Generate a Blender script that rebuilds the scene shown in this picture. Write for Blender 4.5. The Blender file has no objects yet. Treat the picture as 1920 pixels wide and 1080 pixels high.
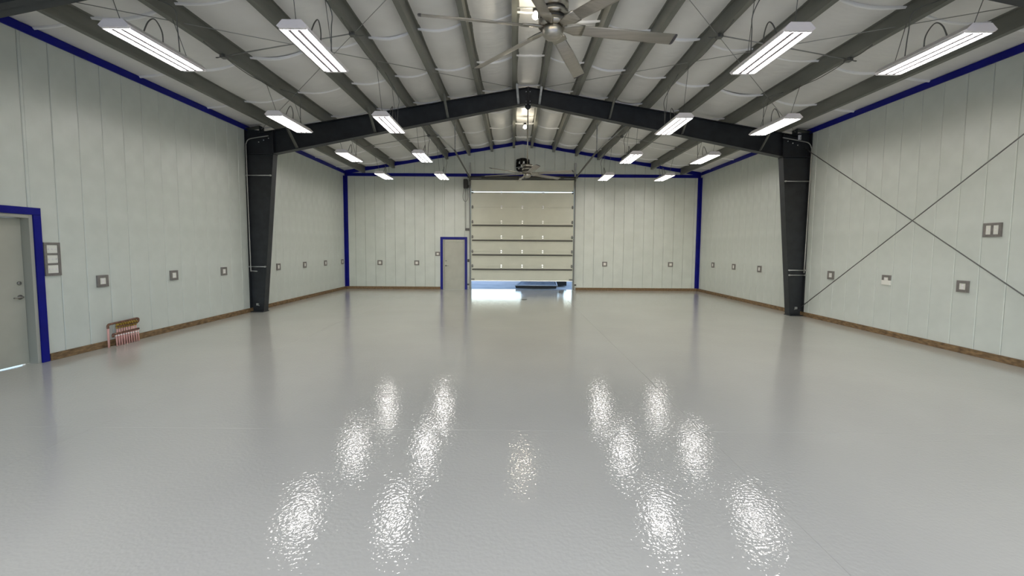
import bpy, bmesh, math, random
from mathutils import Vector, Matrix
random.seed(7)
sc = bpy.context.scene
COL = sc.collection

# ------------------------------------------------------------------ camera
F_PX, PITCH, YAW, ROLL = 824.7, 0.0680, 0.0030, 0.0066
CAM = Vector((-0.354, 0.0, 1.763))
PY = 521.0
cd = bpy.data.cameras.new('camera'); cam = bpy.data.objects.new('camera', cd); COL.objects.link(cam)
cd.sensor_width = 36.0; cd.lens = F_PX * 36.0 / 1920.0
cd.shift_y = (PY - 540.0) / 1920.0; cd.clip_start = 0.05; cd.clip_end = 500
_r = Vector((math.cos(YAW), math.sin(YAW), 0)); _h = Vector((-math.sin(YAW), math.cos(YAW), 0)); _z = Vector((0, 0, 1))
_f = _h * math.cos(PITCH) - _z * math.sin(PITCH); _u = _h * math.sin(PITCH) + _z * math.cos(PITCH)
R_ = _r * math.cos(ROLL) + _u * math.sin(ROLL); U_ = _u * math.cos(ROLL) - _r * math.sin(ROLL)
cam.matrix_world = Matrix((( R_.x, U_.x, -_f.x, CAM.x), (R_.y, U_.y, -_f.y, CAM.y), (R_.z, U_.z, -_f.z, CAM.z), (0, 0, 0, 1)))
sc.camera = cam
# ------------------------------------------------------------------ world, sun, exposure
SKY_STRENGTH, TUBE, BULB = 0.58, 28.5, 170.0
w = bpy.data.worlds.new('world'); sc.world = w; w.use_nodes = True
nt = w.node_tree; bgn = nt.nodes['Background']
sky = nt.nodes.new('ShaderNodeTexSky'); sky.sky_type = 'NISHITA'; sky.sun_disc = False; sky.dust_density = 1.2
sky.sun_elevation = math.radians(42); sky.sun_rotation = math.radians(200)
nt.links.new(sky.outputs[0], bgn.inputs[0]); bgn.inputs[1].default_value = SKY_STRENGTH
sc.view_settings.view_transform = 'Standard'; sc.view_settings.look = 'None'
sc.view_settings.exposure = 0.08; sc.view_settings.gamma = 1.0; sc.view_settings.use_curve_mapping = False

# ------------------------------------------------------------------ dimensions (metres)
H = 7.415; Y1 = 18.50; Y0 = -1.6; EAVE = 4.83; SL = 0.17
def roof(x): return EAVE + SL * (H - abs(x))          # underside of the insulation
def purlin_bottom(x): return 5.93 - SL * abs(x)
FY1, FY0 = 11.80, 5.0                                  # the two portal frames
PX = [0.32, 1.22, 2.16, 3.08, 4.07, 5.30, 6.53]

# ------------------------------------------------------------------ helpers
def M(name, col, rough=.5, metal=0., spec=.5, emit=None, es=0., coat=0., coat_r=.1):
    m = bpy.data.materials.new(name); m.use_nodes = True
    b = m.node_tree.nodes['Principled BSDF']
    b.inputs['Base Color'].default_value = (*col, 1); b.inputs['Roughness'].default_value = rough
    b.inputs['Metallic'].default_value = metal; b.inputs['Specular IOR Level'].default_value = spec
    b.inputs['Coat Weight'].default_value = coat; b.inputs['Coat Roughness'].default_value = coat_r
    if emit: b.inputs['Emission Color'].default_value = (*emit, 1); b.inputs['Emission Strength'].default_value = es
    return m
def vary(m, c0, c1, scale=4., detail=4., stretch=(1, 1, 1), lo=.35, hi=.65, bump=0., bscale=60., bstretch=None, dist=.01, rough=None):
    n = m.node_tree; b = n.nodes['Principled BSDF']
    tc = n.nodes.new('ShaderNodeTexCoord'); mp = n.nodes.new('ShaderNodeMapping'); mp.inputs['Scale'].default_value = stretch
    n.links.new(tc.outputs['Object'], mp.inputs[0])
    no = n.nodes.new('ShaderNodeTexNoise'); no.inputs['Scale'].default_value = scale; no.inputs['Detail'].default_value = detail
    n.links.new(mp.outputs[0], no.inputs['Vector'])
    r = n.nodes.new('ShaderNodeValToRGB'); r.color_ramp.elements[0].position = lo; r.color_ramp.elements[1].position = hi
    r.color_ramp.elements[0].color = (*c0, 1); r.color_ramp.elements[1].color = (*c1, 1)
    n.links.new(no.outputs[0], r.inputs[0]); n.links.new(r.outputs[0], b.inputs['Base Color'])
    if rough:
        mr = n.nodes.new('ShaderNodeMapRange'); mr.inputs['To Min'].default_value, mr.inputs['To Max'].default_value = rough
        n.links.new(no.outputs[0], mr.inputs[0]); n.links.new(mr.outputs[0], b.inputs['Roughness'])
    if bump:
        m2 = n.nodes.new('ShaderNodeMapping'); m2.inputs['Scale'].default_value = bstretch or (1, 1, 1)
        n.links.new(tc.outputs['Object'], m2.inputs[0])
        n2 = n.nodes.new('ShaderNodeTexNoise'); n2.inputs['Scale'].default_value = bscale; n2.inputs['Detail'].default_value = 2
        n.links.new(m2.outputs[0], n2.inputs['Vector'])
        bp = n.nodes.new('ShaderNodeBump'); bp.inputs['Strength'].default_value = bump; bp.inputs['Distance'].default_value = dist
        n.links.new(n2.outputs[0], bp.inputs['Height']); n.links.new(bp.outputs[0], b.inputs['Normal'])
    return m

def box(bm, x0, x1, y0, y1, z0, z1, mat=None):
    v = [bm.verts.new((x, y, z)) for z in (z0, z1) for y in (y0, y1) for x in (x0, x1)]
    if mat:
        for q in v: q.co = mat @ q.co
    for f in ((0, 2, 3, 1), (4, 5, 7, 6), (0, 1, 5, 4), (2, 6, 7, 3), (0, 4, 6, 2), (1, 3, 7, 5)):
        bm.faces.new([v[i] for i in f])
    return v
def bbox(bm, x0, x1, y0, y1, z0, z1, b=.006, mat=None):      # box with chamfered edges
    t = bmesh.new(); box(t, x0, x1, y0, y1, z0, z1)
    bmesh.ops.bevel(t, geom=t.edges[:], offset=b, segments=2, affect='EDGES', profile=.6)
    merge(bm, t, mat)
def merge(bm, t, mat=None):
    vm = {}
    for q in t.verts: vm[q] = bm.verts.new(mat @ q.co if mat else q.co)
    for f in t.faces:
        nf = bm.faces.new([vm[q] for q in f.verts]); nf.smooth = f.smooth
    t.free()
def prism(bm, poly, axis, a, b):
    """extrude a 2D polygon along axis ('x': poly in (y,z), 'y': poly in (x,z), 'z': poly in (x,y))"""
    def P(p, t):
        return (t, p[0], p[1]) if axis == 'x' else (p[0], t, p[1]) if axis == 'y' else (p[0], p[1], t)
    A = [bm.verts.new(P(p, a)) for p in poly]; B = [bm.verts.new(P(p, b)) for p in poly]
    n = len(poly)
    bm.faces.new(A); bm.faces.new(B[::-1])
    for i in range(n): bm.faces.new((A[i], B[i], B[(i+1) % n], A[(i+1) % n]))
def tube(bm, pts, r, n=8, cap=True):
    pts = [Vector(p) for p in pts]; rings = []
    nrm = None
    for i, p in enumerate(pts):
        t = (pts[min(i+1, len(pts)-1)] - pts[max(i-1, 0)]).normalized()
        if nrm is None:
            nrm = t.cross(Vector((0, 0, 1)))
            if nrm.length < .05: nrm = t.cross(Vector((1, 0, 0)))
            nrm.normalize()
        nrm = (nrm - t * nrm.dot(t)).normalized(); bi = t.cross(nrm)
        rr = r[i] if isinstance(r, (list, tuple)) else r
        rings.append([bm.verts.new(p + nrm * (rr * math.cos(2*math.pi*k/n)) + bi * (rr * math.sin(2*math.pi*k/n))) for k in range(n)])
    for a, b in zip(rings, rings[1:]):
        for k in range(n):
            f = bm.faces.new((a[k], a[(k+1) % n], b[(k+1) % n], b[k])); f.smooth = True
    if cap: bm.faces.new(rings[0][::-1]); bm.faces.new(rings[-1])
def lathe(bm, prof, cx=0, cy=0, n=24, mat=None):
    rings = []
    for r, z in prof:
        rings.append([bm.verts.new((cx + max(r, .0004)*math.cos(2*math.pi*k/n), cy + max(r, .0004)*math.sin(2*math.pi*k/n), z)) for k in range(n)])
    if mat:
        for ring in rings:
            for q in ring: q.co = mat @ q.co
    for a, b in zip(rings, rings[1:]):
        for k in range(n):
            f = bm.faces.new((a[k], a[(k+1) % n], b[(k+1) % n], b[k])); f.smooth = True
    bm.faces.new(rings[0][::-1]); bm.faces.new(rings[-1])
def bez(pts, n=8):            # Catmull-Rom through points
    P = [Vector(p) for p in pts]; P = [P[0]*2-P[1]] + P + [P[-1]*2-P[-2]]; out = []
    for i in range(1, len(P)-2):
        for k in range(n):
            t = k/n; a, b, c, d = P[i-1], P[i], P[i+1], P[i+2]
            out.append(.5*((2*b)+(c-a)*t+(2*a-5*b+4*c-d)*t*t+(3*b-a-3*c+d)*t**3))
    out.append(P[-2]); return out
def mesh_of(bm, name, mat):
    bmesh.ops.recalc_face_normals(bm, faces=bm.faces[:])
    me = bpy.data.meshes.new(name); bm.to_mesh(me); bm.free()
    me.materials.append(mat); return me
def obj(name, bm, mat, parent=None, label=None):
    me = bm if isinstance(bm, bpy.types.Mesh) else mesh_of(bm, name, mat)
    o = bpy.data.objects.new(name, me); COL.objects.link(o)
    if parent: o.parent = parent
    if label: o['label'] = label
    return o
def tag(o, label, cat, group=None, kind=None):
    o['label'] = label; o['category'] = cat
    if group: o['group'] = group
    if kind: o['kind'] = kind
    return o
def thing(name, label, cat, loc=(0, 0, 0), group=None, kind=None):
    o = bpy.data.objects.new(name, None); o.empty_display_size = .1; COL.objects.link(o); o.location = loc
    return tag(o, label, cat, group, kind)
def B(): return bmesh.new()

# ------------------------------------------------------------------ materials
wall_m = vary(M('wall_panel_white', (.62, .65, .62), .34), (.625, .66, .605), (.675, .71, .655), 2.5, bump=.05, bscale=6, bstretch=(14, 14, .4), dist=.01)
back_m = M('wall_joint_grey', (.58, .60, .575), .6)
blue_m = vary(M('blue_trim_paint', (.006, .012, .24), .38), (.002, .004, .19), (.003, .006, .23), 3); blue_m.node_tree.nodes['Principled BSDF'].inputs['Specular IOR Level'].default_value = .25
wood_m = vary(M('osb_board', (.3, .17, .07), .7), (.10, .06, .028), (.30, .19, .09), 26, 6, (1, .35, 1), .3, .7, bump=.3, bscale=40)
steel_m = vary(M('frame_paint_dark', (.022, .026, .032), .42), (.010, .012, .0155), (.018, .021, .026), 5)
purlin_m = vary(M('purlin_grey_primer', (.17, .17, .145), .42), (.145, .146, .125), (.20, .20, .172), 4, 5, (1, .25, 1), rough=(.34, .5))
galv_m = vary(M('galvanized_steel', (.42, .43, .42), .4, .7), (.36, .37, .36), (.5, .5, .49), 12)
cond_m = M('conduit_grey', (.36, .36, .34), .42, .4)
nickel_m = vary(M('brushed_nickel', (.42, .39, .34), .3, 1.), (.38, .355, .31), (.47, .44, .385), 60, 3, (.06, 1, 1))
blade_m = vary(M('fan_blade_taupe', (.34, .31, .265), .4, .7), (.40, .37, .325), (.46, .425, .375), 50, 2, (.05, 1, 1))
black_m = M('black_plastic', (.015, .015, .016), .4)
dkplast_m = M('dark_cap_plastic', (.06, .055, .06), .35)
ins_m = vary(M('white_vinyl_facing', (.78, .76, .73), .42), (.76, .745, .715), (.81, .795, .765), 1.5, 3, bump=.25, bscale=2.2, bstretch=(1, 3, 1), dist=.05)
tab_m = M('white_seam_tape', (.96, .95, .93), .3)
fix_m = M('fixture_white_enamel', (.90, .86, .87), .35)
refl_m = M('reflector_satin', (.22, .2, .22), .4)
div_m = M('gap_strip_pinkish_grey', (.36, .31, .33), .5)
tube_m = M('lit_tube', (1, 1, 1), .5, emit=(1, .965, .93), es=TUBE)
bulb_m = M('lit_bulb', (1, 1, 1), .5, emit=(1, .90, .72), es=BULB)
doorp_m = vary(M('door_grey_paint', (.47, .47, .40), .4), (.45, .45, .385), (.49, .49, .42), 3)
jamb_m = M('door_frame_grey', (.40, .40, .35), .4)
roll_m = vary(M('roll_door_cream', (.62, .60, .50), .45), (.66, .665, .56), (.70, .705, .595), 2, bump=.06, bscale=80, dist=.004)
strut_m = M('strut_dark', (.07, .065, .055), .5)
hinge_m = M('hinge_bright_zinc', (.75, .76, .76), .3, .6)
track_m = M('track_grey', (.16, .16, .15), .42, .5)
plate_m = M('cover_plate_white', (.82, .81, .74), .35)
ofr_m = vary(M('outlet_frame_taupe', (.20, .18, .165), .6), (.18, .165, .15), (.225, .205, .19), 20)
copper_m = vary(M('aged_copper', (.20, .10, .07), .42, .6), (.14, .075, .055), (.26, .13, .085), 20)
brass_m = vary(M('brass', (.45, .30, .06), .35, .8), (.32, .21, .045), (.55, .38, .09), 30)
pex_m = M('pink_tubing', (.68, .36, .32), .4)
hand_m = M('satin_chrome', (.30, .29, .27), .3, .9)
conc_m = vary(M('driveway_concrete', (.5, .5, .5), .85), (.36, .37, .38), (.46, .46, .46), 1.2, 6, bump=.2, bscale=40)
tread_m = vary(M('ramp_steel_blue_grey', (.16, .18, .21), .5, .3), (.12, .14, .17), (.22, .24, .27), 6)
rim_m = M('ramp_edge_light', (.45, .47, .5), .4, .5)
rubber_m = M('tyre_rubber', (.012, .012, .014), .7)
red_m = M('tail_lamp_red', (.6, .03, .02), .25)
body_m = vary(M('trailer_body_grey', (.22, .22, .23), .4), (.2, .2, .21), (.25, .25, .26), 3)
sticker_m = M('sticker_white', (.7, .72, .75), .5)
roofdeck_m = M('roof_deck_metal', (.4, .4, .4), .5)

# floor: glossy grey epoxy with an orange-peel skin
floor_m = vary(M('grey_epoxy', (.3, .3, .29), .16, spec=.5), (.525, .515, .465), (.56, .55, .495), .7, 5, lo=.3, hi=.7)
_n = floor_m.node_tree; _b = _n.nodes['Principled BSDF']
_tc = _n.nodes.new('ShaderNodeTexCoord')
def _noise(s, d):
    q = _n.nodes.new('ShaderNodeTexNoise'); q.inputs['Scale'].default_value = s; q.inputs['Detail'].default_value = d
    _n.links.new(_tc.outputs['Object'], q.inputs['Vector']); return q
_a, _c = _noise(38, 1), _noise(9, 2)
_b1 = _n.nodes.new('ShaderNodeBump'); _b1.inputs['Strength'].default_value = .26; _b1.inputs['Distance'].default_value = .006
_b2 = _n.nodes.new('ShaderNodeBump'); _b2.inputs['Strength'].default_value = .06; _b2.inputs['Distance'].default_value = .012
_n.links.new(_a.outputs[0], _b1.inputs['Height']); _n.links.new(_c.outputs[0], _b2.inputs['Height'])
_n.links.new(_b2.outputs[0], _b1.inputs['Normal']); _n.links.new(_b1.outputs[0], _b.inputs['Normal'])
_b.inputs['Roughness'].default_value = .05

# ------------------------------------------------------------------ floor
bm = B(); box(bm, -H-.3, H+.3, Y0-.2, Y1+.22, -.30, -.012)
floor = tag(obj('floor', bm, floor_m), 'glossy grey epoxy coated concrete floor of the workshop', 'floor', kind='structure')
def slab(x0, x1, y0, y1):
    bm = B(); c = .0013
    lo = [bm.verts.new(p) for p in ((x0, y0, -.012), (x1, y0, -.012), (x1, y1, -.012), (x0, y1, -.012))]
    hi = [bm.verts.new(p) for p in ((x0+c, y0+c, 0), (x1-c, y0+c, 0), (x1-c, y1-c, 0), (x0+c, y1-c, 0))]
    bm.faces.new(hi); bm.faces.new(lo[::-1])
    for i in range(4): bm.faces.new((lo[i], lo[(i+1) % 4], hi[(i+1) % 4], hi[i]))
    obj('floor_slab', bm, floor_m, floor)
xs = [-H-.25, -4.4, 1.49, H+.25]; ys = [Y0, 4.15, 9.6, 14.9, Y1+.2]
for a, b in zip(xs, xs[1:]):
    for c, d in zip(ys, ys[1:]): slab(a, b, c, d)
bm = B(); lathe(bm, [(.10, .0), (.10, .004), (.085, .006), (.0, .006)], n=20)
o = obj('floor_drain', bm, black_m); o.location = (0.02, 15.0, 0.0005)
tag(o, 'small round dark drain cover in the floor before the roll-up door', 'floor drain')

# ------------------------------------------------------------------ walls and their panels
PW = 0.416
def plank(bm, poly, o, ux, uz, nn, th=.022, c=.007):
    """panel from a convex polygon in (u,z), pointing along nn, front edges chamfered"""
    n = len(poly); cu = sum(p[0] for p in poly)/n; cz = sum(p[1] for p in poly)/n
    def P(p, t): return bm.verts.new(o + ux*p[0] + uz*p[1] + nn*t)
    def inset(p):
        return (p[0] + (c if p[0] < cu else -c), p[1])
    A = [P(p, 0) for p in poly]; Bm = [P(p, th-c) for p in poly]; C = [P(inset(p), th) for p in poly]
    bm.faces.new(C)
    for X, Y in ((A, Bm), (Bm, C)):
        for i in range(n): bm.faces.new((X[i], X[(i+1) % n], Y[(i+1) % n], Y[i]))
Zv = Vector((0, 0, 1))
TH = .022; GAP = .003
def side_wall(name, s, phase, label, opening=None):
    bm = B(); xa, xb = s*(H+TH), s*(H+.22)
    lo, hi = min(xa, xb), max(xa, xb)
    if opening:
        oy0, oy1, oz = opening
        box(bm, lo, hi, Y0, oy0, 0, EAVE+.1); box(bm, lo, hi, oy1, Y1+.2, 0, EAVE+.1); box(bm, lo, hi, oy0, oy1, oz, EAVE+.1)
    else: box(bm, lo, hi, Y0, Y1+.2, 0, EAVE+.1)
    wall = tag(obj(name, bm, back_m), label, 'wall', kind='structure')
    cache = {}
    k0 = math.floor((Y0-phase)/PW); y = phase + k0*PW
    while y < Y1:
        a, b = max(y, Y0)+GAP, min(y+PW, Y1)-GAP
        spans = [(a, b, 0.10, EAVE)]
        if opening and b > oy0 and a < oy1:
            spans = []
            if a < oy0: spans.append((a, oy0, .10, EAVE))
            if b > oy1: spans.append((oy1, b, .10, EAVE))
            spans.append((max(a, oy0), min(b, oy1), oz, EAVE))
        for (u0, u1, z0, z1) in spans:
            if u1-u0 < .03: continue
            key = (round(u1-u0, 4), round(z0, 3))
            if key not in cache:
                bm = B(); plank(bm, [(0, z0), (u1-u0, z0), (u1-u0, z1), (0, z1)], Vector((0, 0, 0)), Vector((0, 1, 0)), Zv, Vector((-s, 0, 0)))
                cache[key] = mesh_of(bm, 'wall_panel', wall_m)
            o = obj('wall_panel', cache[key], wall_m, wall); o.location = (s*(H+TH), u0, 0)
        y += PW
    return wall
LD = (5.39, 6.46, 2.20)       # opening of the near personnel door
wall_l = side_wall('wall_left', -1, 7.667, 'white ribbed metal panel wall with the copper manifold and a grey door', LD)
wall_r = side_wall('wall_right', 1, 9.437, 'white ribbed metal panel wall crossed by two bracing rods')
# end wall with the roll-up door and a personnel door
OG = (-2.13, 2.13, 4.27); OD = (-3.32, -2.40, 2.10)
bm = B(); ya, yb = Y1+TH, Y1+.22
for x0, x1, z0 in ((-H-.2, OD[0], 0), (OD[0], OD[1], OD[2]), (OD[1], OG[0], 0), (OG[0], OG[1], OG[2]), (OG[1], H+.2, 0)):
    box(bm, x0, x1, ya, yb, z0, EAVE)
prism(bm, [(-H-.2, EAVE), (H+.2, EAVE), (H+.2, EAVE+.05), (0, roof(0)+.25), (-H-.2, EAVE+.05)], 'y', ya, yb)
wall_b = tag(obj('wall_back', bm, back_m), 'white ribbed metal gable wall around the roll-up door', 'wall', kind='structure')
def back_panel(poly):
    bm = B(); plank(bm, poly, Vector((0, Y1+TH, 0)), Vector((1, 0, 0)), Zv, Vector((0, -1, 0))); obj('wall_panel', bm, wall_m, wall_b)
x = -6.981 - 2*PW
while x < H:
    a, b = max(x, -H)+GAP, min(x+PW, H)-GAP
    x += PW
    if b-a < .02: continue
    segs = [(a, b)]
    rects = []
    cuts = sorted({a, b} | {q for q in (OD[0], OD[1], OG[0], OG[1]) if a < q < b})
    for u0, u1 in zip(cuts, cuts[1:]):
        m_ = (u0+u1)/2
        z0 = OD[2] if OD[0] < m_ < OD[1] else OG[2] if OG[0] < m_ < OG[1] else .10
        if u1-u0 > .03: rects.append((u0, u1, z0))
    for u0, u1, z0 in rects: back_panel([(u0, z0), (u1, z0), (u1, EAVE-.05), (u0, EAVE-.05)])
    za, zb = roof(a)+.03, roof(b)+.03
    if a < 0 < b: back_panel([(a, EAVE-.045), (b, EAVE-.045), (b, zb), (0, roof(0)+.03), (a, za)])
    else: back_panel([(a, EAVE-.045), (b, EAVE-.045), (b, zb), (a, za)])
# unseen wall behind the viewer, its doorway widened to let more daylight in
bm = B()
for x0, x1, z0 in ((-H-.2, -6.1, 0), (-6.1, 6.1, 4.4), (6.1, H+.2, 0)): box(bm, x0, x1, Y0-.2, Y0, z0, EAVE)
prism(bm, [(-H-.2, EAVE), (H+.2, EAVE), (H+.2, EAVE+.05), (0, roof(0)+.25), (-H-.2, EAVE+.05)], 'y', Y0-.2, Y0)
tag(obj('wall_front', bm, wall_m), 'plain white gable wall with a doorway widened for daylight opposite the roll-up door', 'wall', kind='structure')

# ------------------------------------------------------------------ baseboards, blue trims
def struct(name, bm, m, label, cat): return tag(obj(name, bm, m), label, cat, kind='structure')
for s, nm, lab in ((-1, 'baseboard_left', 'brown wooden board along the foot of the manifold wall'), (1, 'baseboard_right', 'brown wooden board along the foot of the cross-braced wall')):
    bm = B(); a, b = sorted((s*(H+.015), s*(H-.035)))
    for y0, y1 in ([(Y0, 5.28), (6.575, Y1)] if s < 0 else [(Y0, Y1)]):
        n = max(1, int((y1-y0)/2.44)); st = (y1-y0)/n
        for k in range(n): bbox(bm, a, b, y0+k*st+.002, y0+(k+1)*st-.002, 0.001, .108, .005)
    struct(nm, bm, wood_m, lab, 'baseboard')
bm = B()
for x0, x1 in ((-H+.04, -3.425), (2.27, H-.04)):
    n = int((x1-x0)/2.0); st = (x1-x0)/n
    for k in range(n): bbox(bm, x0+k*st+.002, x0+(k+1)*st-.002, Y1-.035, Y1+.015, .001, .108, .005)
struct('baseboard_back', bm, wood_m, 'brown wooden board along the foot of the gable wall', 'baseboard')
bm = B(); bbox(bm, -H+.001, -H+.03, Y0, Y1-.031, EAVE-.03, EAVE+.095, .004); struct('trim_1', bm, blue_m, 'blue eave trim along the top of the manifold wall', 'trim')
bm = B(); bbox(bm, H-.03, H-.001, Y0, Y1-.031, EAVE-.03, EAVE+.095, .004); struct('trim_2', bm, blue_m, 'blue eave trim along the top of the cross-braced wall', 'trim')
bm = B(); bbox(bm, -H+.03, H-.03, Y1-.03, Y1-.001, EAVE-.13, EAVE-.005, .004); struct('trim_3', bm, blue_m, 'horizontal blue trim band across the gable wall at eave height', 'trim')
for i, s in enumerate((-1, 1)):
    bm = B(); prism(bm, [(s*(H-.03), EAVE-.055), (0, roof(0)-.055), (0, roof(0)+.10), (s*(H-.03), EAVE+.10)], 'y', Y1-.03, Y1-.001)
    struct(f'trim_{4+i}', bm, blue_m, 'sloping blue rake trim of the gable on the %s side' % ('manifold wall', 'cross-braced wall')[i], 'trim')
    bm = B(); a, b = sorted((s*(H-.001), s*(H-.135)))
    prism(bm, [(s*(H-.001), Y1-.13), (s*(H-.03), Y1-.13), (s*(H-.03), Y1-.03), (s*(H-.14), Y1-.03), (s*(H-.14), Y1-.001), (s*(H-.001), Y1-.001)], 'z', .11, EAVE-.13)
    struct(f'trim_{6+i}', bm, blue_m, 'vertical blue corner trim where the gable wall meets the %s' % ('manifold wall', 'cross-braced wall')[i], 'trim')

# ------------------------------------------------------------------ ceiling: roof deck, insulation blankets, seam tapes
bm = B()
for s in (-1, 1):
    prism(bm, [(0, roof(0)+.2), (s*(H+.25), roof(H+.25)+.2), (s*(H+.25), roof(H+.25)+.26), (0, roof(0)+.26)], 'y', Y0-.2, Y1+.25)
ceil = tag(obj('ceiling', bm, roofdeck_m), 'sloping roof lined with sagging white vinyl faced insulation', 'ceiling', kind='structure')
SEAM = 1.83; seam0 = 10.3
bays = [-H-.02] + [-p for p in PX[::-1]] + PX + [H+.02]
def sag(x, y, ph):
    for a, b in zip(bays, bays[1:]):
        if a <= x <= b:
            t = (x-a)/(b-a); wdt = b-a
            k = .10 if a > -H and b < H else .035
            return k*min(1, wdt)*math.sin(math.pi*t)
    return 0
def ins_z(x, t, j):
    pil = math.sin(math.pi*t)**.6
    i = max(0, sum(1 for q in bays if q < x)-1)
    rnd = ((math.sin(i*12.9+j*7.3)*437.5) % 1)
    fade = 1-.75*t*t if j == NLAST else 1.0            # blanket is pinned up along the gable trim
    return roof(x) + .105 - fade*sag(x, 0, 0)*(.85+.3*rnd) - .02*pil*min(1, sag(x, 0, 0)/.03)
xsmp = []
for a, b in zip(bays, bays[1:]):
    xsmp += [a + (b-a)*k/7 for k in range(7)]
xsmp.append(bays[-1]); xsmp = sorted(set(xsmp + [0.0]))
k = math.ceil((Y0-seam0)/SEAM); ysm = [Y0] + [seam0+q*SEAM for q in range(k, 20) if Y0 < seam0+q*SEAM < Y1+.02] + [Y1+.02]
NLAST = len(ysm)-2
for j, (y0, y1) in enumerate(zip(ysm, ysm[1:])):
    bm = B(); NT = 10; grid = []
    for q in range(NT+1):
        t = q/NT; grid.append([bm.verts.new((x, y0+(y1-y0)*t, ins_z(x, t, j))) for x in xsmp])
    for r0, r1 in zip(grid, grid[1:]):
        for q in range(len(xsmp)-1):
            f = bm.faces.new((r0[q], r0[q+1], r1[q+1], r1[q])); f.smooth = True
    bl = obj('insulation_blanket', bm, ins_m, ceil)
    if j:
        bm = B()
        pr = [(-.026, .012), (-.022, -.018), (0, -.034), (.022, -.018), (.026, .012)]
        rows = []
        for x in xsmp:
            z = ins_z(x, 0, j) - .004; rows.append([bm.verts.new((x, y0+p[0], z+p[1])) for p in pr])
        for r0, r1 in zip(rows, rows[1:]):
            for q in range(4):
                f = bm.faces.new((r0[q], r0[q+1], r1[q+1], r1[q])); f.smooth = True
        obj('seam_tape', bm, tab_m, bl)

# ------------------------------------------------------------------ purlins
ordn = ['ridge', 'second from the ridge', 'third from the ridge', 'fourth from the ridge', 'fifth from the ridge', 'sixth from the ridge', 'lowest next to the eave']
for s in (-1, 1):
    for i, p in enumerate(PX):
        zb = purlin_bottom(p); zt = roof(p)+.10; t = .006; fl = .095
        x = s*p; o_ = s
        bm = B()
        poly = [(x-o_*.0, zb), (x+o_*fl, zb-SL*fl*0), (x+o_*fl, zb+.024), (x+o_*(fl-t), zb+.024), (x+o_*(fl-t), zb+t), (x+o_*t, zb+t), (x+o_*t, zt-t), (x+o_*t, zt), (x-o_*.07, zt), (x-o_*.07, zt-t), (x, zt-t)]
        # web + flange + lip as thin plates
        bm.free(); bm = B()
        def plate(x0, x1, z0, z1): a, b = sorted((x0, x1)); box(bm, a, b, Y0, Y1-.001, z0, z1)
        plate(x, x+o_*t, zb+t, zt); plate(x, x+o_*fl, zb, zb+t); plate(x+o_*(fl-t), x+o_*fl, zb+t, zb+.026); plate(x-o_*.06, x, zt-t, zt)
        pu = obj('roof_purlin', bm, purlin_m)
        tag(pu, 'grey steel roof purlin, %s, on the %s side' % (('nearest the ridge' if i == 0 else ordn[i]), 'manifold wall' if s < 0 else 'cross-braced wall'), 'purlin', 'grey steel roof purlins')

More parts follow.
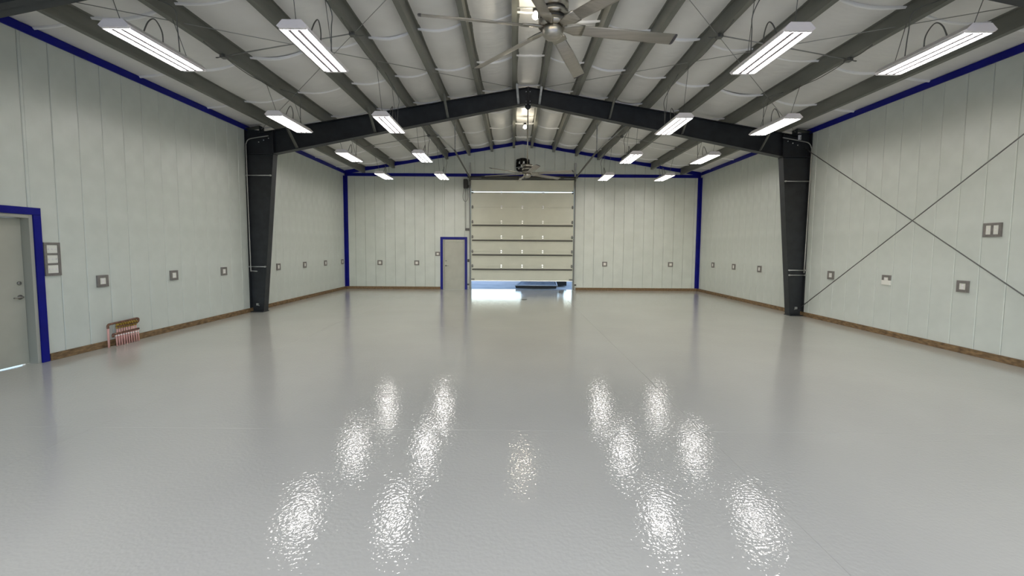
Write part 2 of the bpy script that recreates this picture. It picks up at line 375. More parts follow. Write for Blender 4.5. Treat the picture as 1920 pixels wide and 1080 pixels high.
# ------------------------------------------------------------------ portal frames
def rt(x): return 5.93 - SL*abs(x)                        # rafter top
def rb(x): return 5.525 - .2*abs(x)                       # rafter bottom
def frame(yc, label, detail):
    fr = thing('portal_frame', label, 'steel frame', (0, yc, 0), 'dark steel portal frames')
    FW = .105; T = .014
    for s in (-1, 1):
        xk = 6.68; xb = 7.055; zk = rb(xk)
        # column: web, outer flange, tapered inner flange, base plate
        bm = B()
        def P(poly, a, b): prism(bm, [(s*q[0], q[1]) for q in poly], 'y', a, b)
        xo = H-.002
        P([(xo, .02), (xb, .02), (xk, zk), (xk, rt(xk)-.02), (xo, rt(xo)+.16)], -.006, .006)
        P([(xo, .02), (xo-T, .02), (xo-T, rt(xo)+.16), (xo, rt(xo)+.16)], -FW, FW)
        P([(xb, .02), (xb-T, .02), (xk-T, zk), (xk, zk)], -FW, FW)
        P([(xo, 0), (xb-.02, 0), (xb-.02, .02), (xo, .02)], -FW-.03, FW+.03)
        P([(xk-.01, zk-.012), (xo, zk-.012), (xo, zk+.002), (xk-.01, zk+.002)], -FW, FW)
        P([(xo, rt(xo)+.15), (7.0, rt(7.0)+.15), (7.0, rt(7.0)+.165), (xo, rt(xo)+.165)], -FW, FW)
        P([(7.0, rt(7.0)-.02), (7.02, rt(7.0)-.02), (7.02, rt(7.0)+.16), (7.0, rt(7.0)+.16)], -FW, FW)
        obj('column', bm, steel_m, fr)
        # rafter
        bm = B()
        P([(0, rb(0)), (xk, zk), (xk, rt(xk)), (0, rt(0))], -.006, .006)
        P([(0, rb(0)), (xk, zk), (xk, zk+T), (0, rb(0)+T)], -FW, FW)
        P([(0, rt(0)-T), (xk+.35, rt(xk+.35)-T), (xk+.35, rt(xk+.35)-.001), (0, rt(0)-.001)], -FW, FW)
        P([(0.002, rb(0)-.03), (.018, rb(0)-.03), (.018, rt(0)), (.002, rt(0))], -FW, FW)
        P([(xk-.02, zk-.03), (xk, zk-.03), (xk, rt(xk)), (xk-.02, rt(xk))], -FW, FW)
        raf = obj('rafter', bm, steel_m, fr)
        if detail:
            for (bx, bz) in ((.05, rt(0)-.10), (.05, rb(0)+.06), (.05, rb(0)-.02)):
                bm = B(); lathe(bm, [(.014, 0), (.014, .014), (.009, .018), (0, .018)], n=6, mat=Matrix.Translation((s*bx, -.024, bz)) @ Matrix.Rotation(math.pi/2, 4, 'X'))
                obj('bolt', bm, hinge_m, raf)
            for q in range(3):
                bm = B(); lathe(bm, [(.014, 0), (.014, .014), (.009, .018), (0, .018)], n=6, mat=Matrix.Translation((s*(6.82+.13*q), -.024, 4.60-.05*q)) @ Matrix.Rotation(math.pi/2, 4, 'X'))
                obj('bolt', bm, hinge_m, fr)
        # flange braces from purlin to the rafter's bottom flange
        for p in ((.32, 2.16, 4.07, 6.2) if detail else (5.3,)):
            pb = purlin_bottom(p)+.06; yy = -.45 if p > .5 else -.30
            xq = p - .05 if p < 6 else p-.12
            bm = B(); a = Vector((s*p, yy, pb)); b = Vector((s*xq, -.03, rb(xq)+.05 if p > .5 else rb(xq)+.02))
            d = (b-a).normalized(); sd = d.cross(Vector((1, 0, 0))).normalized()
            for wv in (Vector((.05, 0, 0)), sd*.05):
                nv = d.cross(wv).normalized()*.005
                v = [bm.verts.new(q) for q in (a, a+wv, b+wv, b, a+nv, a+wv+nv, b+wv+nv, b+nv)]
                for f in ((0, 1, 2, 3), (7, 6, 5, 4), (0, 4, 5, 1), (1, 5, 6, 2), (2, 6, 7, 3), (3, 7, 4, 0)): bm.faces.new([v[i] for i in f])
            obj('flange_brace', bm, purlin_m if p > 1 else galv_m, fr)
        if detail:
            # threaded tie bars across the column
            for z in ((3.62, 1.22) if s < 0 else (3.55, 1.22, 1.09)):
                bm = B(); xi = xb + (xk-xb)*(z/zk) if z < zk else xk
                tube(bm, [(s*(xi-.01), -.125, z), (s*(xo-.005), -.125, z)], .014 if z != 1.09 else .011, 6)
                for e in (xi+.005, xo-.03): bbox(bm, min(s*e, s*(e+.025)), max(s*e, s*(e+.025)), -.14, -.1, z-.02, z+.02, .004)
                obj('tie_bar', bm, galv_m, fr)
            bm = B(); tube(bm, [(s*7.20, -.02, .16), (s*7.27, -.05, .20)], .016, 6); bbox(bm, s*7.25-.03, s*7.25+.03, -.05, -.006, .17, .23, .004)
            obj('brace_lug', bm, galv_m, fr)
    if detail:
        bm = B(); bbox(bm, 7.03, 7.11, -.113, -.108, 4.62, 4.74, .001); st = obj('sticker', bm, sticker_m, fr, 'white paper sticker')
        bm = B(); box(bm, 7.085, 7.098, -.1145, -.113, 4.63, 4.70); obj('print_block', bm, ofr_m, st)
    return fr
frame(FY1, 'dark steel portal frame closer to the roll-up door, its fan hanging at mid span', True)
frame(FY0, 'dark steel portal frame farther from the roll-up door, beside the triple switch door', False)

# conduits on the far frame's columns
bm = B(); y = FY1-.165
tube(bm, bez([(-7.30, y, 1.10), (-7.315, y, 1.13), (-7.32, y, 1.22), (-7.33, y, 2.6), (-7.34, y, 4.25), (-7.335, y, 4.42), (-7.27, y, 4.53), (-7.1, y, 4.575), (-6.75, y, 4.63)], 5), .013, 8)
tube(bm, [(-7.31, y, 1.11), (-7.15, y, 1.10)], .012, 8)
tag(obj('conduit', bm, cond_m), 'grey conduit running up the steel column on the manifold wall side', 'conduit', 'grey conduits')
bm = B()
tube(bm, bez([(7.33, y, 1.15), (7.345, y, 2.6), (7.36, y, 4.25), (7.35, y, 4.40), (7.28, y, 4.52), (7.1, y, 4.57), (6.6, y, 4.66)], 5), .013, 8)
tag(obj('conduit', bm, cond_m), 'grey conduit running up the steel column on the cross-braced wall side', 'conduit', 'grey conduits')
# conduit and box at the near frame (upper corner of the manifold wall)
bm = B(); tube(bm, bez([(-6.9, 5.16, 4.12), (-6.9, 5.16, 4.28), (-6.82, 5.2, 4.42), (-6.6, 5.34, 4.54), (-6.45, 5.46, 4.70), (-6.47, 5.62, 4.80)], 6), .016, 8)
tag(obj('conduit', bm, cond_m), 'bent grey conduit rising from the small wall box to the lowest purlin', 'conduit', 'grey conduits')
jb = thing('junction_box', 'small dark grey box under the bent conduit above the door with triple switch', 'junction box', (-6.9, 5.16, 4.0))
bm = B(); bbox(bm, -.055, .055, -.05, .05, -.075, .075, .008); obj('box_body', bm, track_m, jb)
bm = B(); bbox(bm, -.05, .05, -.058, -.048, -.07, .07, .003); obj('cover', bm, track_m, jb)
bm = B(); tube(bm, [(-.06, 0, -.02), (-.14, 0, -.02)], .03, 10); obj('connector', bm, cond_m, jb)

# ------------------------------------------------------------------ bracing rods
def rod(name, a, b, r, label, group, m=None):
    bm = B(); tube(bm, [a, b], r, 6); return tag(obj(name, bm, m or track_m), label, 'brace rod', group)
rod('brace_rod', (7.30, FY1-.03, .16), (7.30, FY0+.02, 4.69), .0095, 'thin wall bracing rod rising from the foot of the stickered steel column', 'wall bracing rods')
rod('brace_rod', (7.27, FY1-.03, 4.42), (7.27, FY0+.02, .12), .0095, 'thin wall bracing rod falling from the head of the stickered steel column', 'wall bracing rods')
for s, nm in ((-1, 'manifold wall'), (1, 'cross-braced wall')):
    z = lambda x: purlin_bottom(x)+.05
    rod('brace_rod', (s*.35, FY1-.05, z(.35)), (s*6.9, FY0+.2, z(6.9)), .006, 'roof bracing rod meeting the ridge at the middle frame, %s side' % nm, 'roof bracing rods', cond_m)
    rod('brace_rod', (s*.35, FY0+.05, z(.35)-.02), (s*6.9, FY1-.2, z(6.9)-.02), .006, 'roof bracing rod meeting the eave at the middle frame, %s side' % nm, 'roof bracing rods', cond_m)

# ------------------------------------------------------------------ suspended high-bay lights
LZ = 4.35; LL = 1.34; LW = .37
def light_meshes():
    out = {}
    bm = B(); w2 = LW/2; l2 = LL/2
    prism(bm, [(-w2, .028), (-w2+.07, .10), (w2-.07, .10), (w2, .028), (w2-.012, .028), (w2-.075, .09), (-w2+.075, .09), (-w2+.012, .028)], 'y', -l2, l2)
    for a in (-l2, l2-.01):
        prism(bm, [(-w2, .028), (-w2+.07, .10), (w2-.07, .10), (w2, .028)], 'y', a, a+.01)
    out['housing'] = mesh_of(bm, 'housing', fix_m)
    bm = B(); prism(bm, [(-w2, .03), (w2, .03), (w2-.03, .002), (-w2+.03, .002)], 'y', -.0225, .0225)
    out['end_cap'] = mesh_of(bm, 'end_cap', fix_m)
    bm = B(); box(bm, -w2+.01, w2-.01, -l2+.02, l2-.02, .030, .036); out['reflector'] = mesh_of(bm, 'reflector', refl_m)
    bm = B(); bbox(bm, -.021, .021, -l2+.046, l2-.046, -.003, .002, .001); out['gap_strip'] = mesh_of(bm, 'gap_strip', div_m)  # added strips covering the tube gaps so they render as dim grey lines
    bm = B(); bbox(bm, -.009, .009, -l2+.046, l2-.046, .0, .0275, .003); out['side_rail'] = mesh_of(bm, 'side_rail', fix_m)
    bm = B(); n = 8; rr = .035
    A = [(rr*math.cos(math.pi+math.pi*k/n), .030+.024*math.sin(math.pi+math.pi*k/n)) for k in range(n+1)]
    prism(bm, A, 'y', -l2+.05, l2-.05); out['tube'] = mesh_of(bm, 'lamp_tube', tube_m)
    return out
LM = light_meshes()
RY = [(5.40, 'row farthest from roll-up door'), (8.90, 'row just before middle steel frame'), (12.32, 'row just beyond middle steel frame'), (15.74, 'row closest to roll-up door')]
LXs = [(-5.13, 'outer', 'manifold wall'), (-3.005, 'inner', 'manifold wall'), (3.02, 'inner', 'braced wall'), (5.165, 'outer', 'braced wall')]
for ri, (yn, rl) in enumerate(RY):
    for (lx, io, sd) in LXs:
        ly = yn + LL/2
        t = thing('high_bay_light', 'hanging three-strip light, %s, %s one, %s side' % (rl, io, sd), 'ceiling light', (lx, ly, LZ), 'suspended high-bay lights')
        obj('housing', LM['housing'], fix_m, t);  obj('reflector', LM['reflector'], refl_m, t)
        for q in (-.056, .056):
            o = obj('gap_strip', LM['gap_strip'], div_m, t); o.location.x = q
        for q in (-LW/2+.016, LW/2-.016):
            o = obj('side_rail', LM['side_rail'], fix_m, t); o.location.x = q
        for q in (-.112, 0, .112):
            o = obj('lamp_tube', LM['tube'], tube_m, t); o.location.x = q
        for e in (-1, 1):
            o = obj('end_cap', LM['end_cap'], fix_m, t); o.location.y = e*(LL/2-.0225)
        zt = purlin_bottom(lx) + .02 - LZ
        px = (3.10 if abs(lx) < 4 else 5.32)*(1 if lx > 0 else -1) - lx
        for e in (-LL/2+.12, LL/2-.12):
            bm = B(); tube(bm, [(0, e, .10), (px, e+random.uniform(-.06, .06), zt)], .0045, 5); obj('suspension_wire', bm, track_m, t)
        sg = 1 if lx < 0 else -1
        bm = B(); tube(bm, bez([(sg*.03, .05, .10), (sg*.06, .0, .26), (sg*.10, -.16, .34), (sg*.10, -.27, .26), (sg*.05, -.30, .10)], 6), .008, 6); obj('power_cord', bm, track_m, t)
        bm = B(); tube(bm, bez([(sg*.08, .28, .10), (sg*.12, .2, .4), (sg*.16, .08, .62), (px+sg*.02, -.05, zt-.005)], 6), .007, 6); obj('power_cord', bm, track_m, t)

# junction boxes and cables under the purlins
def jbox(x, y, label, s, drape=True):
    z = purlin_bottom(x)
    j = thing('junction_box', label, 'junction box', (x, y, z), 'purlin junction boxes')
    bm = B(); bbox(bm, -.05, .05, -.05, .05, -.055, .0, .008); obj('box_body', bm, track_m, j)
    bm = B(); tube(bm, bez([(s*.04, 0, -.03), (s*.12, .0, -.05), (s*.17, .05, -.02), (s*.13, .12, .01), (s*.05, .10, .0)], 6), .006, 6); obj('cable_loop', bm, track_m, j)
    if drape:
        bm = B(); tube(bm, bez([(0, .04, -.03), (0, .35, -.055), (0, .75, -.06), (0, 1.1, -.03), (0, 1.5, -.002)], 5), .007, 6); obj('cable', bm, track_m, j)
        bm = B(); tube(bm, bez([(0, -.04, -.03), (0, -.2, -.04), (0, -.35, -.03), (0, -.5, -.002)], 5), .007, 6); obj('cable', bm, track_m, j)
    return j
for s, nm in ((-1, 'manifold'), (1, 'cross-braced')):
    jbox(s*5.33, 7.75, 'small grey junction box under the sixth purlin, %s wall side, between the frames' % nm, s)
    jbox(s*3.12, 7.75, 'small grey junction box under the fourth purlin, %s wall side, between the frames' % nm, -s)
    jbox(s*3.12, 14.55, 'small grey junction box under the fourth purlin, %s wall side, beyond the steel frame' % nm, -s)
    bm = B()
    za, zb, zc = purlin_bottom(3.12)-.02, purlin_bottom(5.33)-.02, purlin_bottom(6.5)-.01
    tube(bm, [(s*3.175, 7.75, za), (s*5.27, 7.75, zb+.01)], .010, 6)
    tag(obj('conduit', bm, cond_m), 'thin grey conduit crossing between two purlin boxes, %s wall side' % nm, 'conduit', 'grey conduits')
    bm = B(); tube(bm, [(s*3.175, 14.55, za), (s*5.28, 14.55, zb)], .010, 6)
    tag(obj('conduit', bm, cond_m), 'thin grey conduit crossing the purlins beyond the steel frame, %s wall side' % nm, 'conduit', 'grey conduits')

# ridge lamps
for y, lab in ((7.9, 'small lit bulb on a crossbar under the ridge between the two steel frames'), (14.9, 'small lit bulb on a crossbar under the ridge beyond the middle steel frame')):
    z = purlin_bottom(.32)+.02
    t = thing('ridge_lamp', lab, 'bulb lamp', (0, y, z), 'ridge bulb lamps')
    bm = B(); bbox(bm, -.34, .34, -.012, .012, 0, .014, .003); obj('crossbar', bm, cond_m, t)
    bm = B(); lathe(bm, [(.035, 0), (.05, -.02), (.05, -.05), (.03, -.07)], n=16); obj('socket', bm, black_m, t)
    bm = B(); lathe(bm, [(.022, -.068), (.034, -.085), (.052, -.115), (.055, -.14), (.045, -.165), (.02, -.182), (0, -.186)], n=16); obj('bulb', bm, bulb_m, t)

# ------------------------------------------------------------------ ceiling fans
def fan(loc, top, a0, label):
    t = thing('ceiling_fan', label, 'ceiling fan', loc, 'six-blade ceiling fans')
    bm = B(); tube(bm, [(0, 0, .30), (0, 0, top-loc[2])], .016, 12); obj('downrod', bm, nickel_m, t)
    bm = B(); lathe(bm, [(.03, top-loc[2]-.13), (.075, top-loc[2]-.08), (.08, top-loc[2]), (.0, top-loc[2])], n=20); obj('canopy', bm, steel_m, t)
    bm = B(); lathe(bm, [(.05, .30), (.135, .285), (.145, .27), (.145, .225), (.115, .222), (.115, .19), (.145, .187), (.145, .15), (.115, .147), (.115, .11), (.135, .105), (.135, .06), (.06, .05)], n=32); ho = obj('motor_housing', bm, nickel_m, t)
    for z0, z1 in ((.189, .223), (.109, .149)):
        bm = B(); lathe(bm, [(.1, z0), (.119, z0), (.119, z1), (.1, z1)], n=32); obj('vent_band', bm, black_m, ho)
    bm = B(); lathe(bm, [(0, -.062), (.035, -.058), (.07, -.042), (.092, -.015), (.1, .02), (.1, .045), (.06, .05)], n=32); obj('hub_cap', bm, nickel_m, t)
    RO, RI, pit = 1.24, .20, math.radians(18)
    for k in range(6):
        th = math.radians(a0+60*k); rr = Vector((math.cos(th), math.sin(th), 0)); tt = Vector((-math.sin(th), math.cos(th), 0))
        ch = tt*math.cos(pit) - Vector((0, 0, 1))*math.sin(pit); nn = rr.cross(ch)
        c0 = Vector((0, 0, .05))
        def station(r, wd, thk):
            # aerofoil-like closed section, 8 points
            pts = [(-.5, 0), (-.35, .6), (0, 1), (.35, .75), (.5, 0), (.35, -.25), (0, -.3), (-.35, -.25)]
            return [c0 + rr*r + ch*(p[0]*wd) + nn*(p[1]*thk) for p in pts]
        def loft(stations):
            bm = B(); rings = [[bm.verts.new(q) for q in s_] for s_ in stations]
            for a, b in zip(rings, rings[1:]):
                for i in range(8):
                    f = bm.faces.new((a[i], a[(i+1) % 8], b[(i+1) % 8], b[i])); f.smooth = True
            bm.faces.new(rings[0][::-1]); bm.faces.new(rings[-1]); return bm
        bl = obj('blade', loft([station(RI+.06, .115, .012), station(.6, .135, .012), station(RO-.03, .135, .011)]), blade_m, t)
        obj('blade_tip', loft([station(RO-.03, .137, .014), station(RO-.01, .135, .013), station(RO, .10, .006)]), dkplast_m, bl)
        obj('blade_bracket', loft([station(.07, .05, .02), station(.13, .075, .022), station(RI+.02, .14, .018), station(RI+.10, .135, .014)]), nickel_m, bl)
    return t
fan((0, 4.27, 3.77), purlin_bottom(.3)+.02, 10, 'six-blade brushed nickel ceiling fan hung from a ridge bar, farther from the roll-up door')
fan((0, FY1+.05, 3.68), rb(0)+.002, 40, 'six-blade ceiling fan hung from the middle steel frame before the roll-up door')
# crossbar carrying the near fan
bm = B(); bbox(bm, -.36, .36, 4.22, 4.32, purlin_bottom(.32)+.02, purlin_bottom(.32)+.05, .004)
tag(obj('fan_mounting_bar', bm, galv_m), 'flat steel bar between ridge purlins carrying the fan farther from the roll-up door', 'mounting bar')

# ------------------------------------------------------------------ roll-up sectional door
door = thing('door_3', 'cream sectional roll-up door raised a little above the floor', 'roll-up door', (0, Y1-.10, 0), kind='structure')
seams = [.40, 1.0, 1.605, 2.21, 2.83, 3.445, 4.055, 4.56]
for i, (z0, z1) in enumerate(zip(seams, seams[1:])):
    top = i == 6
    zz0 = z0 + (.028 if top else .0); zz1 = z1 - .0004
    bm = B(); bbox(bm, -2.13, 2.13, 0, .05, zz0, zz1, .006)
    p = obj('door_section', bm, roll_m, door)
    if i:
        for hx in (-2.07, -.865, .005, .86, 2.08):
            bm = B(); bbox(bm, hx-.03, hx+.03, -.008, .001, z0-.065, z0-.012, .002); bbox(bm, hx-.03, hx+.03, -.008, .001, z0+.015+(.02 if top else 0), z0+.07, .002)
            tube(bm, [(hx-.045, -.012, z0), (hx+.045, -.012, z0)], .011, 8); obj('hinge', bm, hinge_m if abs(hx) < 1 else track_m, p)
    if 1 <= i <= 4:
        zs = z0 - .14
        bm = B(); prism(bm, [(-.001, zs+.03), (-.02, zs+.03), (-.055, zs+.022), (-.055, zs-.022), (-.02, zs-.03), (-.001, zs-.03)], 'x', -2.08, 2.10); obj('strut', bm, strut_m, p)
bm = B(); bbox(bm, -2.13, 2.13, -.01, .055, .372, .402, .006); obj('bottom_rail', bm, hinge_m, door)
for s in (-1, 1):
    bm = B(); bbox(bm, s*2.05-.07, s*2.05+.07, -.03, 0, .42, .47, .004); obj('bottom_bracket', bm, track_m, door)
    # vertical track, horizontal track, hangers
    bm = B(); a, b = sorted((s*2.145, s*2.195))
    bbox(bm, a, b, -.05, .06, .02, 4.60, .006); obj('vertical_track', bm, track_m, door)
    bm = B(); bbox(bm, min(s*2.14, s*2.205), max(s*2.14, s*2.205), -.03, .09, 4.60, 5.26, .005); obj('angle_iron', bm, galv_m, door)
    bm = B(); tube(bm, [(s*2.17, .02, 4.46), (s*2.17, -.12, 4.60), (s*2.17, -.5, 4.64), (s*2.17, -4.75, 4.72)], .032, 6); obj('horizontal_track', bm, track_m, door)
    bm = B(); ye = -4.68
    bbox(bm, s*2.17-.016, s*2.17+.016, ye-.016, ye+.016, 4.70, purlin_bottom(2.17)+.02, .003); obj('track_hanger', bm, galv_m, door)
    bm = B(); tube(bm, [(s*2.17, ye, 4.72), (s*3.0, ye-.5, purlin_bottom(3.0)+.02)], .017, 6); obj('track_brace', bm, galv_m, door)
bm = B(); tube(bm, [(-2.26, -.10, 4.66), (2.26, -.10, 4.66)], .034, 10); sh = obj('torsion_shaft', bm, strut_m, door)
for x0, x1 in ((-1.7, -.15), (.15, 1.7)):
    bm = B(); tube(bm, [(x0, -.10, 4.66), (x1, -.10, 4.66)], .048, 12); obj('spring', bm, strut_m, sh)
bm = B(); bbox(bm, -2.2, 2.2, -.03, .02, 4.565, 4.61, .006); obj('header_angle', bm, strut_m, door)
# opener, chain, boxes beside the door
op = thing('door_opener', 'black electric door opener with a hanging chain loop beside the roll-up door', 'door opener', (-2.33, Y1, 4.38))
bm = B(); bbox(bm, -.10, .07, -.26, -.04, -.19, .19, .03); obj('motor_case', bm, black_m, op)
bm = B(); bbox(bm, .06, .14, -.2, -.1, -.15, -.05, .01); obj('drive_arm', bm, black_m, op)
bm = B(); bbox(bm, -.05, .03, -.05, -.001, -.16, .16, .006); obj('mounting_plate', bm, track_m, op)
bm = B(); tube(bm, bez([(-.09, -.14, -.19), (-.13, -.13, -.45), (-.12, -.12, -.62), (-.03, -.12, -.72), (.06, -.12, -.62), (.08, -.12, -.42), (.05, -.13, -.3), (.08, -.14, -.2)], 6), .009, 6); obj('chain', bm, track_m, op)
bm = B(); tube(bm, [(-.03, -.02, -.19), (-.03, -.02, -1.80)], .012, 6); obj('conduit_drop', bm, cond_m, op)
bx = thing('control_box', 'flat black control box on the wall beside the roll-up door', 'control box', (-2.285, Y1, 2.52))
bm = B(); bbox(bm, -.09, .09, -.07, -.001, -.05, .05, .006); obj('box_body', bm, black_m, bx)
bm = B(); bbox(bm, -.08, .08, -.076, -.068, -.04, .04, .002); obj('cover', bm, dkplast_m, bx)
bx = thing('push_button_station', 'small black push button station between grey door and roll-up door', 'push button', (-2.24, Y1, 1.22))
bm = B(); bbox(bm, -.045, .04, -.05, -.001, -.06, .06, .006); ob = obj('box_body', bm, black_m, bx)
for z in (-.03, 0, .03):
    bm = B(); lathe(bm, [(.010, 0), (.010, .008), (0, .009)], n=10, mat=Matrix.Translation((0, -.05, z)) @ Matrix.Rotation(math.pi/2, 4, 'X')); obj('button', bm, strut_m, ob)
for s, lab in ((-1, 'grey door'), (1, 'gable outlets')):
    bx = thing('safety_sensor', 'small black safety sensor at floor level on the %s side of the roll-up door' % lab, 'sensor', (s*2.25, Y1, .22))
    bm = B(); bbox(bm, -.04, .04, -.09, -.03, -.03, .03, .005); obj('sensor_body', bm, black_m, bx)
    bm = B(); bbox(bm, -.012, .012, -.04, 0, -.012, .012, .003); obj('bracket', bm, track_m, bx)
# glossy dark housing high on the gable
gh = thing('gable_blower', 'dark glossy drum-shaped blower unit mounted high on the gable above the roll-up door', 'blower', (0.0, Y1-.34, 5.12))
dkg = M('dark_glossy_metal', (.035, .034, .036), .12, .9)
bm = B(); lathe(bm, [(0, -.26), (.18, -.25), (.25, -.21), (.285, -.14), (.287, .2), (.27, .22), (.0, .22)], n=32); dr = obj('drum', bm, dkg, gh)
bm = B(); lathe(bm, [(.17, .215), (.17, .25), (.12, .275), (0, .28)], n=24); obj('top_cap', bm, black_m, gh)
bm = B(); lathe(bm, [(.28, -.135), (.294, -.135), (.294, -.115), (.28, -.115)], n=32); obj('rim_band', bm, hinge_m, dr)
random.seed(3)
for k in range(16):
    a = math.radians(205 + (k % 8)*18); z = -.07 + .13*(k//8)
    bm = B(); bbox(bm, -.028, .028, -.296, -.28, z-.045, z+.045, .006, Matrix.Rotation(a-math.radians(270), 4, 'Z')); obj('louvre', bm, hinge_m if k in (3, 5, 10, 12) else dkg, dr)
for k in (1, 4, 5):
    a = math.radians(215+k*20); bm = B(); bbox(bm, -.04, .04, -.292, -.27, -.20, -.165, .006, Matrix.Rotation(a-math.radians(270), 4, 'Z')); obj('bright_tab', bm, hinge_m, dr)
bm = B(); bbox(bm, -.04, .04, .27, .339, -.1, .1, .005); obj('wall_bracket', bm, track_m, gh)

# ------------------------------------------------------------------ personnel doors
def pdoor(name, label, w_, h_, rec, mir, gap):
    """door built in local coords: opening plane y=0 facing -y, hinge edge at x=0, recessed by rec"""
    d = thing(name, label, 'door', kind='structure')
    ow, oh = w_+.10, h_+.06
    x0, x1 = -ow/2, ow/2
    bm = B(); dep = .21
    for a, b in ((x0, x0+.05), (x1-.05, x1)): bbox(bm, a, b, -.012, dep, 0, oh, .004)
    bbox(bm, x0+.0505, x1-.0505, -.012, dep, oh-.05, oh, .004)
    for a, b in ((x0+.05, x0+.066), (x1-.066, x1-.05)): box(bm, a, b, rec+.05, dep, 0, oh-.05)
    obj('door_frame', bm, jamb_m, d)
    bm = B(); bbox(bm, x0+.054, x1-.054, rec, rec+.045, gap, oh-.055, .003); sl_ = obj('door_slab', bm, doorp_m, d)
    # lever, rose, deadbolt
    hx = (x0+.054+.07) if mir else (x1-.054-.07); sg = 1 if mir else -1
    rx = lambda X, Z: Matrix.Translation((X, rec, Z)) @ Matrix.Rotation(math.pi/2, 4, 'X')
    bm = B(); lathe(bm, [(.034, 0), (.034, .008), (.016, .014), (.013, .05), (0, .05)], n=20, mat=rx(hx, 1.0)); ro = obj('handle_rose', bm, hand_m, sl_)
    bm = B(); tube(bm, bez([(hx, rec-.05, 1.0), (hx+sg*.03, rec-.054, 1.0), (hx+sg*.12, rec-.05, .997)], 5), .010, 8); obj('lever', bm, hand_m, ro)
    bm = B(); lathe(bm, [(.028, 0), (.028, .012), (.018, .02), (0, .02)], n=20, mat=rx(hx, 1.205)); obj('deadbolt', bm, hand_m, sl_)
    for z in (.25, 1.05, 1.85):
        xx = (x1-.052) if mir else (x0+.052)
        bm = B(); tube(bm, [(xx, rec-.006, z-.05), (xx, rec-.006, z+.05)], .007, 8); obj('hinge', bm, jamb_m, d)
    # blue casing around the opening
    bm = B(); c = .105
    for a, b in ((x0-c, x0-.001), (x1+.001, x1+c)): bbox(bm, a, b, -.03, -.001, 0, oh+.001, .003)
    bbox(bm, x0-c, x1+c, -.03, -.001, oh+.0015, oh+c, .003)
    obj('casing', bm, blue_m, d, 'blue painted metal casing')
    return d
d1 = pdoor('door_1', 'grey steel personnel door with blue casing beside the roll-up door', .82, 2.04, .03, True, .002)
d1.location = ((OD[0]+OD[1])/2, Y1, 0)
d2 = pdoor('door_2', 'grey steel personnel door with blue casing near the triple switch plate', .97, 2.14, .11, False, .016)
d2.location = (-H, (LD[0]+LD[1])/2, 0); d2.rotation_euler = (0, 0, math.pi/2)

# ------------------------------------------------------------------ outlets and switches
def plate(loc, rz, label, nplates=1, vertical=True, w_=.20, h_=.20, kind='outlet', half=False, group='framed wall outlets'):
    t = thing('wall_outlet' if kind == 'outlet' else 'light_switch', label, kind if kind == 'outlet' else 'light switch', loc, group)
    t.rotation_euler = (0, 0, rz)
    fr = .045 if nplates == 1 else .038
    bm = B()
    if half:      # white strip covers the lower half of this frame
        for a, b, c, d in ((-w_/2, w_/2, h_/2-fr, h_/2), (-w_/2, -w_/2+fr, -.005, h_/2-fr), (w_/2-fr, w_/2, -.005, h_/2-fr)): box(bm, a, b, -.03, -.001, c, d)
    else:
        for a, b, c, d in ((-w_/2, w_/2, h_/2-fr, h_/2), (-w_/2, w_/2, -h_/2, -h_/2+fr), (-w_/2, -w_/2+fr, -h_/2+fr, h_/2-fr), (w_/2-fr, w_/2, -h_/2+fr, h_/2-fr)): box(bm, a, b, -.03, -.001, c, d)
    bm2 = bm
    iw, ih = w_-2*fr, h_-2*fr
    cells = []
    if nplates == 1: cells = [(-iw/2, iw/2, -ih/2, ih/2)]
    elif vertical:
        g = .028; ch = (ih-g*(nplates-1))/nplates
        for k in range(nplates): cells.append((-iw/2, iw/2, -ih/2+k*(ch+g), -ih/2+k*(ch+g)+ch))
        for k in range(nplates-1): box(bm, -iw/2, iw/2, -.03, -.001, cells[k][3], cells[k][3]+g)
    else:
        g = .035; cw = (iw-g*(nplates-1))/nplates
        for k in range(nplates): cells.append((-iw/2+k*(cw+g), -iw/2+k*(cw+g)+cw, -ih/2, ih/2))
        for k in range(nplates-1): box(bm, cells[k][1], cells[k][1]+g, -.03, -.001, -ih/2, ih/2)
    obj('frame', bm2, ofr_m, t)
    if half:
        bm = B(); bbox(bm, -w_/2, w_/2, -.034, -.001, -h_/2, -.006, .003); obj('white_cover', bm, plate_m, t)
    for a, b, c, d in cells:
        bm = B(); bbox(bm, a+.001, b-.001, -.024, -.002, c+.001, d-.001, .003); p = obj('cover_plate', bm, plate_m, t)
        if kind == 'outlet':
            for z in (-.022, .022):
                bm = B(); bbox(bm, (a+b)/2-.016, (a+b)/2+.016, -.027, -.023, (c+d)/2+z-.013, (c+d)/2+z+.013, .003); obj('socket', bm, fix_m, p)
        else:
            n = 3 if b-a > d-c else 1
            for k in range(n):
                xc = a + (b-a)*(k+.5)/n; zc = (c+d)/2
                bm = B(); bbox(bm, xc-.006, xc+.006, -.034, -.023, zc-.012, zc+.012, .002); obj('toggle', bm, fix_m, p)
    return t
RL, RB, RR = math.pi/2, 0.0, -math.pi/2
for y, lab in ((7.50, 'framed outlet on the wall right above the copper pipe manifold'), (9.09, 'framed outlet midway between copper manifold and dark steel column'), (10.67, 'framed outlet just before the dark column on the manifold wall'),
               (13.16, 'first framed outlet past the dark column on the manifold wall'), (14.83, 'second framed outlet past the dark column on the manifold wall'), (16.47, 'third framed outlet past the dark column on the manifold wall'), (18.1, 'framed outlet on the manifold wall right beside the blue corner trim')):
    plate((-H, y, 1.15), RL, lab)
for x, lab in ((-5.97, 'framed outlet on gable wall between corner trim and the next outlet'), (-4.42, 'framed outlet on gable wall nearest the grey personnel door'), (3.48, 'framed outlet on gable wall nearest the roll-up door track'), (6.24, 'framed outlet on gable wall near the corner of the cross-braced wall')):
    plate((x, Y1, 1.11), RB, lab)
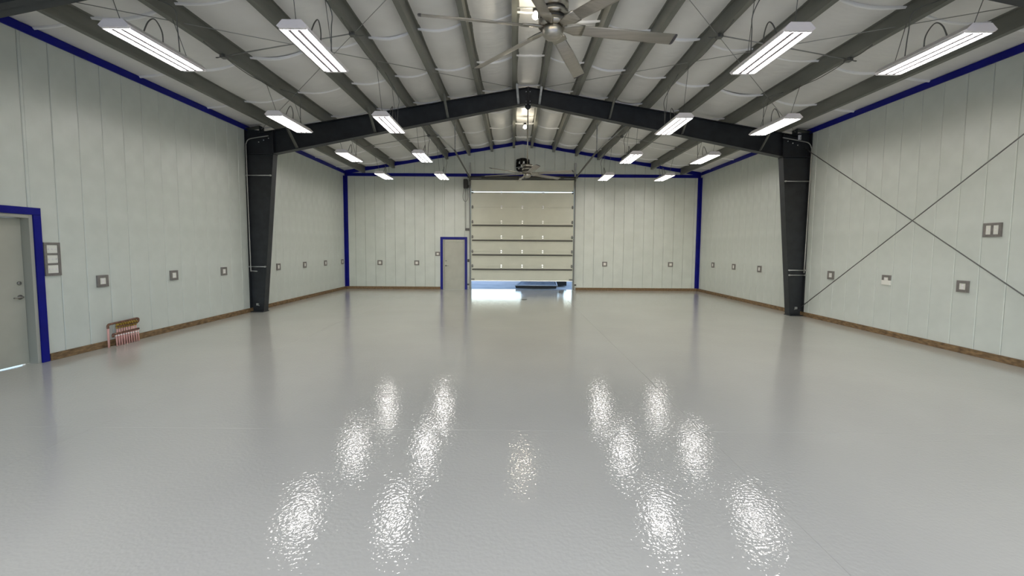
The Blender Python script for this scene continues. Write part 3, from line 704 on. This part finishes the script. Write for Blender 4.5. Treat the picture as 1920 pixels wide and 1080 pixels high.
for y, lab, hf in ((7.585, 'framed outlet on the cross-braced wall below the double switch', False), (9.145, 'framed outlet with white lower cover below the crossing of bracing rods', True), (10.75, 'framed outlet on the cross-braced wall just before the dark column', False),
                   (13.88, 'first framed outlet past the dark column on the cross-braced wall', False), (15.5, 'second framed outlet past the dark column on the cross-braced wall', False), (17.12, 'third framed outlet past the dark column on the cross-braced wall', False)):
    plate((H, y, 1.15), RR, lab, half=hf)
plate((-H, 6.697, 1.546), RL, 'tall framed plate with three rows of switches beside blue door casing', 3, True, .235, .505, 'switch', group='framed wall switches')
plate((H, 7.184, 2.105), RR, 'double framed switch plate high on the cross-braced wall', 2, False, .27, .225, 'switch', group='framed wall switches')
plate((-3.537, Y1, 1.493), RB, 'framed switch plate beside the blue casing of the grey door next to the roll-up door', 1, True, .19, .175, 'switch', group='framed wall switches')

# ------------------------------------------------------------------ copper manifold
mf = thing('copper_manifold', 'copper pipe manifold with brass valves and pink tubes against the white wall', 'pipe manifold', (-H+.09, 7.44, 0))
def cyl(name, a, b, r, m, par=mf, n=10):
    bm = B(); tube(bm, [a, b], r, n); return obj(name, bm, m, par)
bm = B(); tube(bm, bez([(0, .03, .33), (0, .03, .375), (0, .05, .395), (0, .10, .40), (0, .55, .415), (0, .62, .415), (0, .645, .40), (0, .64, .36), (0, .60, .335)], 6), .019, 10); up = obj('supply_header', bm, copper_m, mf)
cyl('valve_header', (0, .19, .335), (0, .62, .345), .020, copper_m)
ret = cyl('return_header', (.015, .10, .215), (.015, .63, .225), .018, copper_m)
cyl('header_elbow', (.015, .10, .215), (.015, .10, .165), .018, copper_m, ret)
cyl('riser_tube', (0, .03, .0), (0, .03, .33), .016, pex_m)
NV = 9
for k in range(NV):
    y = .20 + k*.048
    v = cyl('valve', (0, y, .325), (0, y, .405), .015, brass_m, mf, 8)
    bm = B(); bbox(bm, .012, .034, y-.014, y+.014, .352, .385, .004); obj('valve_handle', bm, brass_m, v)
    cyl('union_nut', (0, y, .30), (0, y, .328), .017, brass_m, v, 6)
    cyl('supply_tube', (0, y, .0), (0, y, .305), .0115, pex_m)
for k in range(NV+1):
    y = .145 + k*.05
    cyl('return_tube', (.03, y+.012, .0), (.018, y+.012, .215), .0115, pex_m)
    cyl('crimp_ring', (.019, y+.012, .172), (.018, y+.012, .19), .0135, tab_m)

# ------------------------------------------------------------------ outside: driveway, parked trailer
bm = B(); box(bm, -70, 70, Y1+.22, 140, -.3, -.03); box(bm, -70, -H-.3, -60, Y1+.22, -.3, -.03); box(bm, -H-.3, 70, -60, Y0-.2, -.3, -.03)
struct('ground_outside', bm, conc_m, 'pale concrete driveway outside the roll-up door', 'driveway')
tr = thing('cargo_trailer', 'parked trailer with lowered ramp seen under the raised roll-up door', 'trailer', (0, 19.0, -.03))
z0 = .03
def quad_slab(bm, p, th):
    a = [bm.verts.new(q) for q in p]; b = [bm.verts.new((q[0], q[1], q[2]-th)) for q in p]
    bm.faces.new(a); bm.faces.new(b[::-1])
    for i in range(4): bm.faces.new((a[i], b[i], b[(i+1) % 4], a[(i+1) % 4]))
bm = B(); quad_slab(bm, [(-.22, .20, .16), (1.50, .20, .16), (1.52, 1.6, .42), (.28, 1.6, .42)], .04); rp = obj('ramp', bm, tread_m, tr)
bm = B()
for a, b in (((-.26, .15, .155), (.26, 1.62, .43)), ((1.56, .15, .155), (1.57, 1.62, .43)), ((-.26, .15, .165), (1.56, .15, .165)), ((.26, 1.62, .43), (1.57, 1.62, .43))): tube(bm, [a, b], .028, 6)
obj('ramp_frame', bm, rim_m, rp)
bm = B(); prism(bm, [(-.24, .03), (1.52, .03), (1.55, .145), (-.27, .145)], 'y', .15, .19); obj('ramp_lip', bm, rubber_m, rp)
bm = B(); bbox(bm, .2, 1.75, 1.7, 6.2, .42, 2.3, .05); bd = obj('body', bm, body_m, tr)
for x in (.32, 1.5):
    bm = B(); bbox(bm, x, x+.12, 1.66, 1.70, .75, 1.15, .01); obj('tail_light', bm, red_m, bd)
for x in (1.80, .0):
    for yy in (2.1, 3.6):
        bm = B(); lathe(bm, [(.12, -.1), (.3, -.11), (.34, -.08), (.35, 0), (.34, .08), (.3, .11), (.12, .1)], n=24, mat=Matrix.Translation((x+.14, yy, .36)) @ Matrix.Rotation(math.pi/2, 4, 'Y')); wh = obj('wheel', bm, rubber_m, tr)
        bm = B(); lathe(bm, [(0, -.085), (.17, -.085), (.19, 0), (.17, .085), (0, .085)], n=16, mat=Matrix.Translation((x+.14, yy, .36)) @ Matrix.Rotation(math.pi/2, 4, 'Y')); obj('hub', bm, rim_m, wh)
bm = B(); bbox(bm, 1.62, 2.12, 1.35, 1.95, .05, .3, .03); obj('mud_guard', bm, rubber_m, tr)
